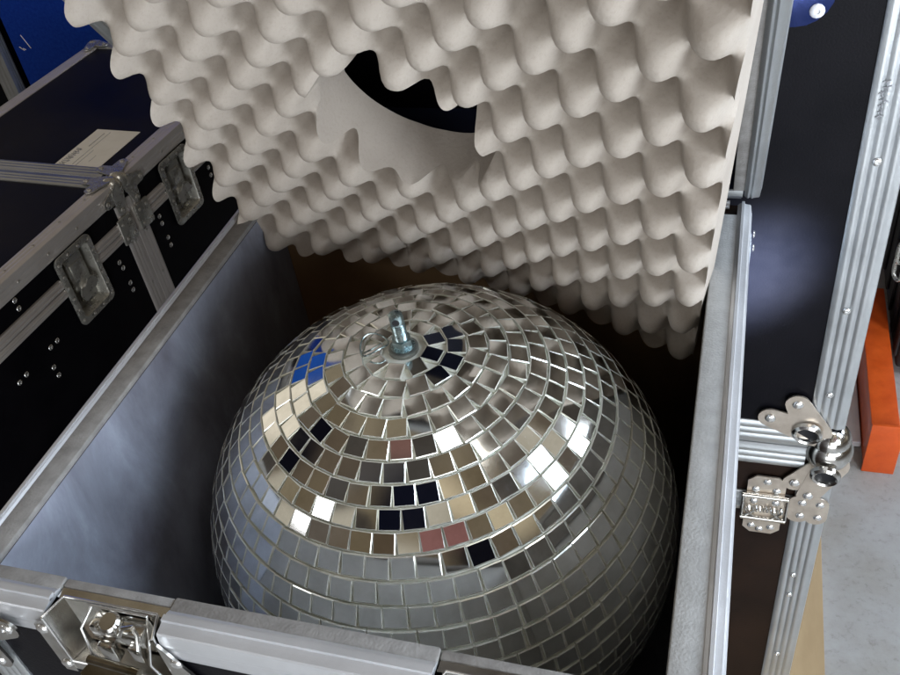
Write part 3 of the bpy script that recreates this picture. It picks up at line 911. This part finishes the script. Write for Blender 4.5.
# hinge on the band
hx = .0785 - XR
bm = bmesh.new()
cut = .010
for za, zb, s in ((zc + .008, zc + .056, 1), (zc - .060, zc - .010, -1)):
    w2 = .024
    pts = [(-w2, za), (w2, za), (w2, zb - cut), (w2 - cut, zb), (-w2 + cut, zb), (-w2, zb - cut)] if s > 0 else [(-w2, zb), (w2, zb), (w2, za + cut), (w2 - cut, za), (-w2 + cut, za), (-w2, za + cut)]
    prism(bm, pts, .0046, .0066, ((hx, 0, 0), (1, 0, 0), (0, 0, 1), (0, -1, 0)))
box(bm, (hx - .026, -.0085, zc - .022), (hx + .026, -.0046, zc + .020), .001, 1)
hg = obj('hinge', bm, M['plate'], lower_c)
bm = bmesh.new()
for zz in (zc + .021, zc - .024):
    tube(bm, [(hx - .029, -.010, zz), (hx + .029, -.010, zz)], .0042, 12)
for xx in (-.028, .028):
    tube(bm, [(hx + xx, -.011, zc + .021), (hx + xx, -.011, zc - .024)], .0024, 8)
tube(bm, [(hx - .024 + .048 * i / 60, -.011 - .004 * math.sin(i * 1.1), zc - .004 + .005 * math.cos(i * 1.1)) for i in range(61)], .0010, 6)
for xx in (-.017, .017):
    tube(bm, [(hx + xx - .006, -.012, zc - .020), (hx + xx + .006, -.012, zc - .008)], .0016, 6)
    tube(bm, [(hx + xx + .006, -.013, zc - .020), (hx + xx - .006, -.013, zc - .008)], .0016, 6)
link('hinge_spring', mesh_from(bm, 'hinge_spring', M['chrome']), hg)
rv = []
for px, pz in ((-.013, .030), (.013, .030), (0, .046), (-.014, .008), (.014, .008), (-.013, -.046), (.012, -.046), (-.002, -.052)):
    rv.append(((hx + px, -.0086 if abs(pz) < .02 else -.0067, zc + pz), (0, -1, 0), .0052))
rivets(hg, rv, 'rivet', False)

# ------------------------------------------------------------------ things on the floor at the right
bm = bmesh.new(); box(bm, (.06, .55, .004), (.234, 1.33, .016), .001, 1)
for f in (0,):
    pass
o = obj('plywood_board', bm, M['beige'], None, 30)
tag(o, 'pale plywood board lying on the floor against the lower stacked case', 'board')

rack = thing('rack_foot', 'orange steel rack foot standing on the concrete floor', 'rack foot', (.355, 1.467, 0))
bm = bmesh.new(); box(bm, (-.030, .004, .0), (.026, .50, .118), .003, 2)
obj('base_beam', bm, M['orange'], rack)
bm = bmesh.new(); box(bm, (-.034, -.004, .0), (.030, .0038, .142), .0015, 2)
obj('end_plate', bm, M['orange'], rack)

bm = bmesh.new(); box(bm, (.165, 1.53, .003), (.3225, 1.96, .018), .002, 1)
o = obj('white_board', bm, M['white'], None, 30)
tag(o, 'white board lying flat on the floor beside the orange rack foot', 'board')

tote = thing('storage_tote', 'black ribbed plastic tote standing behind the orange rack foot', 'tote', (.62, 2.05, 0))
bm = bmesh.new()
box(bm, (-.215, -.28, .03), (.25, .28, .46), .012, 3)
for i in range(7):
    box(bm, (-.222, -.27 + i * .085, .06), (-.2145, -.235 + i * .085, .42), .003, 1)
    box(bm, (-.20 + i * .064, -.287, .06), (-.17 + i * .064, -.2795, .42), .003, 1)
obj('tote_body', bm, M['rubber'], tote)
bm = bmesh.new(); box(bm, (-.235, -.30, .4605), (.27, .30, .50), .01, 2)
obj('tote_lid', bm, M['rubber'], tote)
for sx in (-.17, .2):
    for sy in (-.22, .22):
        bm = bmesh.new(); tube(bm, [(sx - .012, sy, .028), (sx + .012, sy, .028)], .028, 16)
        obj('caster', bm, M['rubber'], tote)

bm = bmesh.new()                                       # grey chain dangling in front of the tote
p = Vector((.352, 1.72, .40))
for i in range(16):
    c = p + Vector((.002 * math.sin(i), 0, -.042 + i * .043))
    ang = 0.5 if i % 2 else 0.5 + PI / 2
    a = Vector((math.cos(ang), math.sin(ang), 0))
    pts = []
    for kx in range(20):
        t = 2 * PI * kx / 20
        pts.append(c + a * .0135 * math.cos(t) + Vector((0, 0, 1)) * (.0145 * math.sin(t) + .0135 * max(-1, min(1, math.sin(t) * 3))))
    tube(bm, pts, .0046, 8, True)
ch = obj('chain', bm, M['pewter'], None, 60)
tag(ch, 'grey steel chain hanging at the far right beside the black tote', 'chain')
bk = thing('equipment_case', 'tall black case standing far right behind the chain', 'equipment case', (.30, 2.40, 0))
bm = bmesh.new(); box(bm, (-.08, 0, .02), (.75, .5, 1.5), .004, 1)
obj('case_body', bm, M['rubber'], bk)
bm = bmesh.new(); box(bm, (-.07, .01, 0), (.74, .49, .0198))
obj('base', bm, M['black'], bk)
# ------------------------------------------------------------------ blue thing behind the left-hand cases
cab = thing('blue_cabinet', 'tall blue felt covered cabinet standing behind the closed cases on the left', 'cabinet', (-1.6, 1.95, 0))
bm = bmesh.new(); box(bm, (-.285, .0, .0), (.45, .5, 1.75), .006, 2)
obj('cabinet_body', bm, M['blue'], cab)
bm = bmesh.new(); box(bm, (-.29, -.006, .001), (.455, -.0005, .09), .002, 1)
obj('kick_plate', bm, M['alu'], cab)
bm = bmesh.new(); box(bm, (-.02, -.004, .60), (.02, -.0004, .64), .001, 1)
b2 = bmesh.new()
for (x0_, z0_, x1_, z1_) in ((-.242, .785, -.226, .748), (-.252, .748, -.244, .744), (-.262, .752, -.25, .742)):
    tube(b2, [(x0_, -.0004, z0_), (x1_, -.0004, z1_)], .0011, 6)
bm.free()
obj('scuff_mark', b2, M['paper'], cab)
bc = thing('equipment_case', 'tall black case with a grey metal edge left of the blue cabinet', 'equipment case', (-2.18, 1.93, 0))
bm = bmesh.new(); box(bm, (-.25, 0, 0), (.262, .5, 1.35), .002, 1)
obj('case_body', bm, M['black'], bc)
bm = bmesh.new(); angle_trim(bm, (.268, -.002, .01), (.268, -.002, 1.34), (-1, 0, 0), (0, 1, 0), .045, .03, .003, 3, .001)
obj('edge_trim', bm, M['alu'], bc)

# ------------------------------------------------------------------ camera
Rw = Matrix(((0.95612968, 0.08523442, -0.28026974), (0.26681962, -0.64832487, 0.71307934), (-0.12092694, -0.75657779, -0.64262487)))
cx, cy, cz = Rw.col[0], Rw.col[1], Rw.col[2]
m3 = Matrix((cx, -cy, -cz)).transposed()
cd = bpy.data.cameras.new('Camera'); cam = bpy.data.objects.new('Camera', cd); COL.objects.link(cam)
cam.matrix_world = Matrix.Translation((0, 0, H)) @ m3.to_4x4()
cd.sensor_width = 36; cd.sensor_fit = 'HORIZONTAL'; cd.lens = 36 * 914 / 900
cd.clip_start = .01; cd.clip_end = 200
sc.camera = cam

# ------------------------------------------------------------------ light: workshop windows and ceiling fittings, plus added lamps
def area(name, direction, dist, sx, sy, power, col, at=None):
    d = Vector(direction).normalized()
    l = bpy.data.lights.new(name, 'AREA'); l.shape = 'RECTANGLE'; l.size = sx; l.size_y = sy
    l.energy = power; l.color = col
    o = bpy.data.objects.new(name, l); COL.objects.link(o)
    o.location = (at or BC) + d * dist
    o.rotation_euler = (-d).to_track_quat('-Z', 'Y').to_euler()
    return o
area('window_light', (-.64, -.57, .51), 2.6, .55, .7, 8, (.93, .96, 1))
area('ceiling_light', (.31, -.09, .95), 2.2, .20, .9, 6, (1, .96, .9))
area('ceiling_light', (.80, -.02, .60), 2.4, .40, 1.0, 40, (.70, .83, 1))
area('window_light', (.82, .38, .42), 2.6, .6, .5, 18, (.80, .89, 1))
area('window_light', (.80, -.52, .20), 1.75, .50, .60, 27, (.82, .90, 1))
FC = Vector((-.2, .6, H - .3))                         # broad lamp added in front to brighten the foam
DL = Vector((1.0, -2.5, 1.50)) - FC
area('front_fill', DL, DL.length, 1.9, .9, 31, (.95, .97, 1), FC)
DL = Vector((.55, -2.2, .45)) - FC                     # low lamp added to light the foam tips from the front
area('tip_fill', DL, DL.length, 2.0, .7, 31, (.88, .94, 1), FC)

# added spot lamp that makes a soft round pool on the black case
l = bpy.data.lights.new('pool_spot', 'SPOT'); l.energy = 12500; l.spot_size = rad(3.5); l.spot_blend = .9; l.shadow_soft_size = .03; l.color = (.66, .80, 1)
o = bpy.data.objects.new('pool_spot', l); COL.objects.link(o)
o.location = (1.2, -.9, 2.1)
o.rotation_euler = (Vector((.012, .85, H - .636)) - o.location).to_track_quat('-Z', 'Y').to_euler()

# the workshop around: an uneven warm surround
w = bpy.data.worlds.new('World'); sc.world = w; w.use_nodes = True
nt = w.node_tree; bg = nt.nodes['Background']
tc = nt.nodes.new('ShaderNodeTexCoord')
vo = nt.nodes.new('ShaderNodeTexVoronoi'); vo.inputs['Scale'].default_value = 5.5; vo.distance = 'CHEBYCHEV'
nz = nt.nodes.new('ShaderNodeTexNoise'); nz.inputs['Scale'].default_value = 4.5; nz.inputs['Detail'].default_value = 8; nz.inputs['Roughness'].default_value = .65
nt.links.new(tc.outputs['Generated'], vo.inputs['Vector']); nt.links.new(tc.outputs['Generated'], nz.inputs['Vector'])
sep = nt.nodes.new('ShaderNodeSeparateColor'); nt.links.new(vo.outputs['Color'], sep.inputs[0])
r1 = ramp(nt, sep.outputs[0], [(0, (.01, .01, .02)), (.16, (.14, .09, .05)), (.30, (.36, .27, .15)), (.46, (.62, .50, .31)), (.60, (.20, .13, .07)), (.74, (1.5, 1.38, 1.12)), (.84, (.05, .05, .07))])
r1.color_ramp.interpolation = 'CONSTANT'
r2 = ramp(nt, nz.outputs[0], [(.3, (.16, .13, .10)), (.5, (.42, .37, .30)), (.7, (.62, .60, .57))])
mx = nt.nodes.new('ShaderNodeMix'); mx.data_type = 'RGBA'; mx.inputs[0].default_value = .33
nt.links.new(r1.outputs[0], mx.inputs[6]); nt.links.new(r2.outputs[0], mx.inputs[7])
last = mx.outputs[2]
def blob(last, d, cosr, soft, col):
    dn = nt.nodes.new('ShaderNodeVectorMath'); dn.operation = 'DOT_PRODUCT'
    nv = nt.nodes.new('ShaderNodeVectorMath'); nv.operation = 'NORMALIZE'
    nt.links.new(tc.outputs['Generated'], nv.inputs[0]); nt.links.new(nv.outputs[0], dn.inputs[0])
    dn.inputs[1].default_value = Vector(d).normalized()
    mr = nt.nodes.new('ShaderNodeMapRange'); mr.inputs['From Min'].default_value = cosr - soft; mr.inputs['From Max'].default_value = cosr
    nt.links.new(dn.outputs['Value'], mr.inputs[0])
    m_ = nt.nodes.new('ShaderNodeMix'); m_.data_type = 'RGBA'
    nt.links.new(mr.outputs[0], m_.inputs[0]); nt.links.new(last, m_.inputs[6]); m_.inputs[7].default_value = (*col, 1)
    return m_.outputs[2]
last = blob(last, (-.90, .30, .32), .975, .012, (2.1, 1.9, 1.55))       # pale wall on the left
last = blob(last, (-.74, .62, .24), .985, .008, (.03, .16, .75))   # blue panel
last = blob(last, (-.84, -.09, .52), .984, .006, (.010, .010, .018))
last = blob(last, (.72, -.40, .56), .992, .005, (1.3, 1.1, .75))
last = blob(last, (.32, -.46, .83), .994, .004, (1.5, 1.25, .85))
last = blob(last, (.54, -.71, .46), .994, .004, (.012, .012, .02))
last = blob(last, (-.12, -.60, .78), .975, .01, (.012, .014, .03)) # dark clothing of the person at the lens
last = blob(last, (.38, -.68, .62), .986, .006, (.58, .27, .25))
last = blob(last, (-.15, -.12, .98), .989, .004, (.50, .27, .23))
nt.links.new(last, bg.inputs[0]); bg.inputs[1].default_value = .40

# ------------------------------------------------------------------ render settings
sc.view_settings.view_transform = 'Standard'; sc.view_settings.look = 'None'; sc.view_settings.exposure = 0
sc.render.engine = 'CYCLES'
sc.cycles.max_bounces = 10; sc.cycles.glossy_bounces = 6; sc.cycles.diffuse_bounces = 5
sc.cycles.sample_clamp_indirect = 6
sc.cycles.use_denoising = True
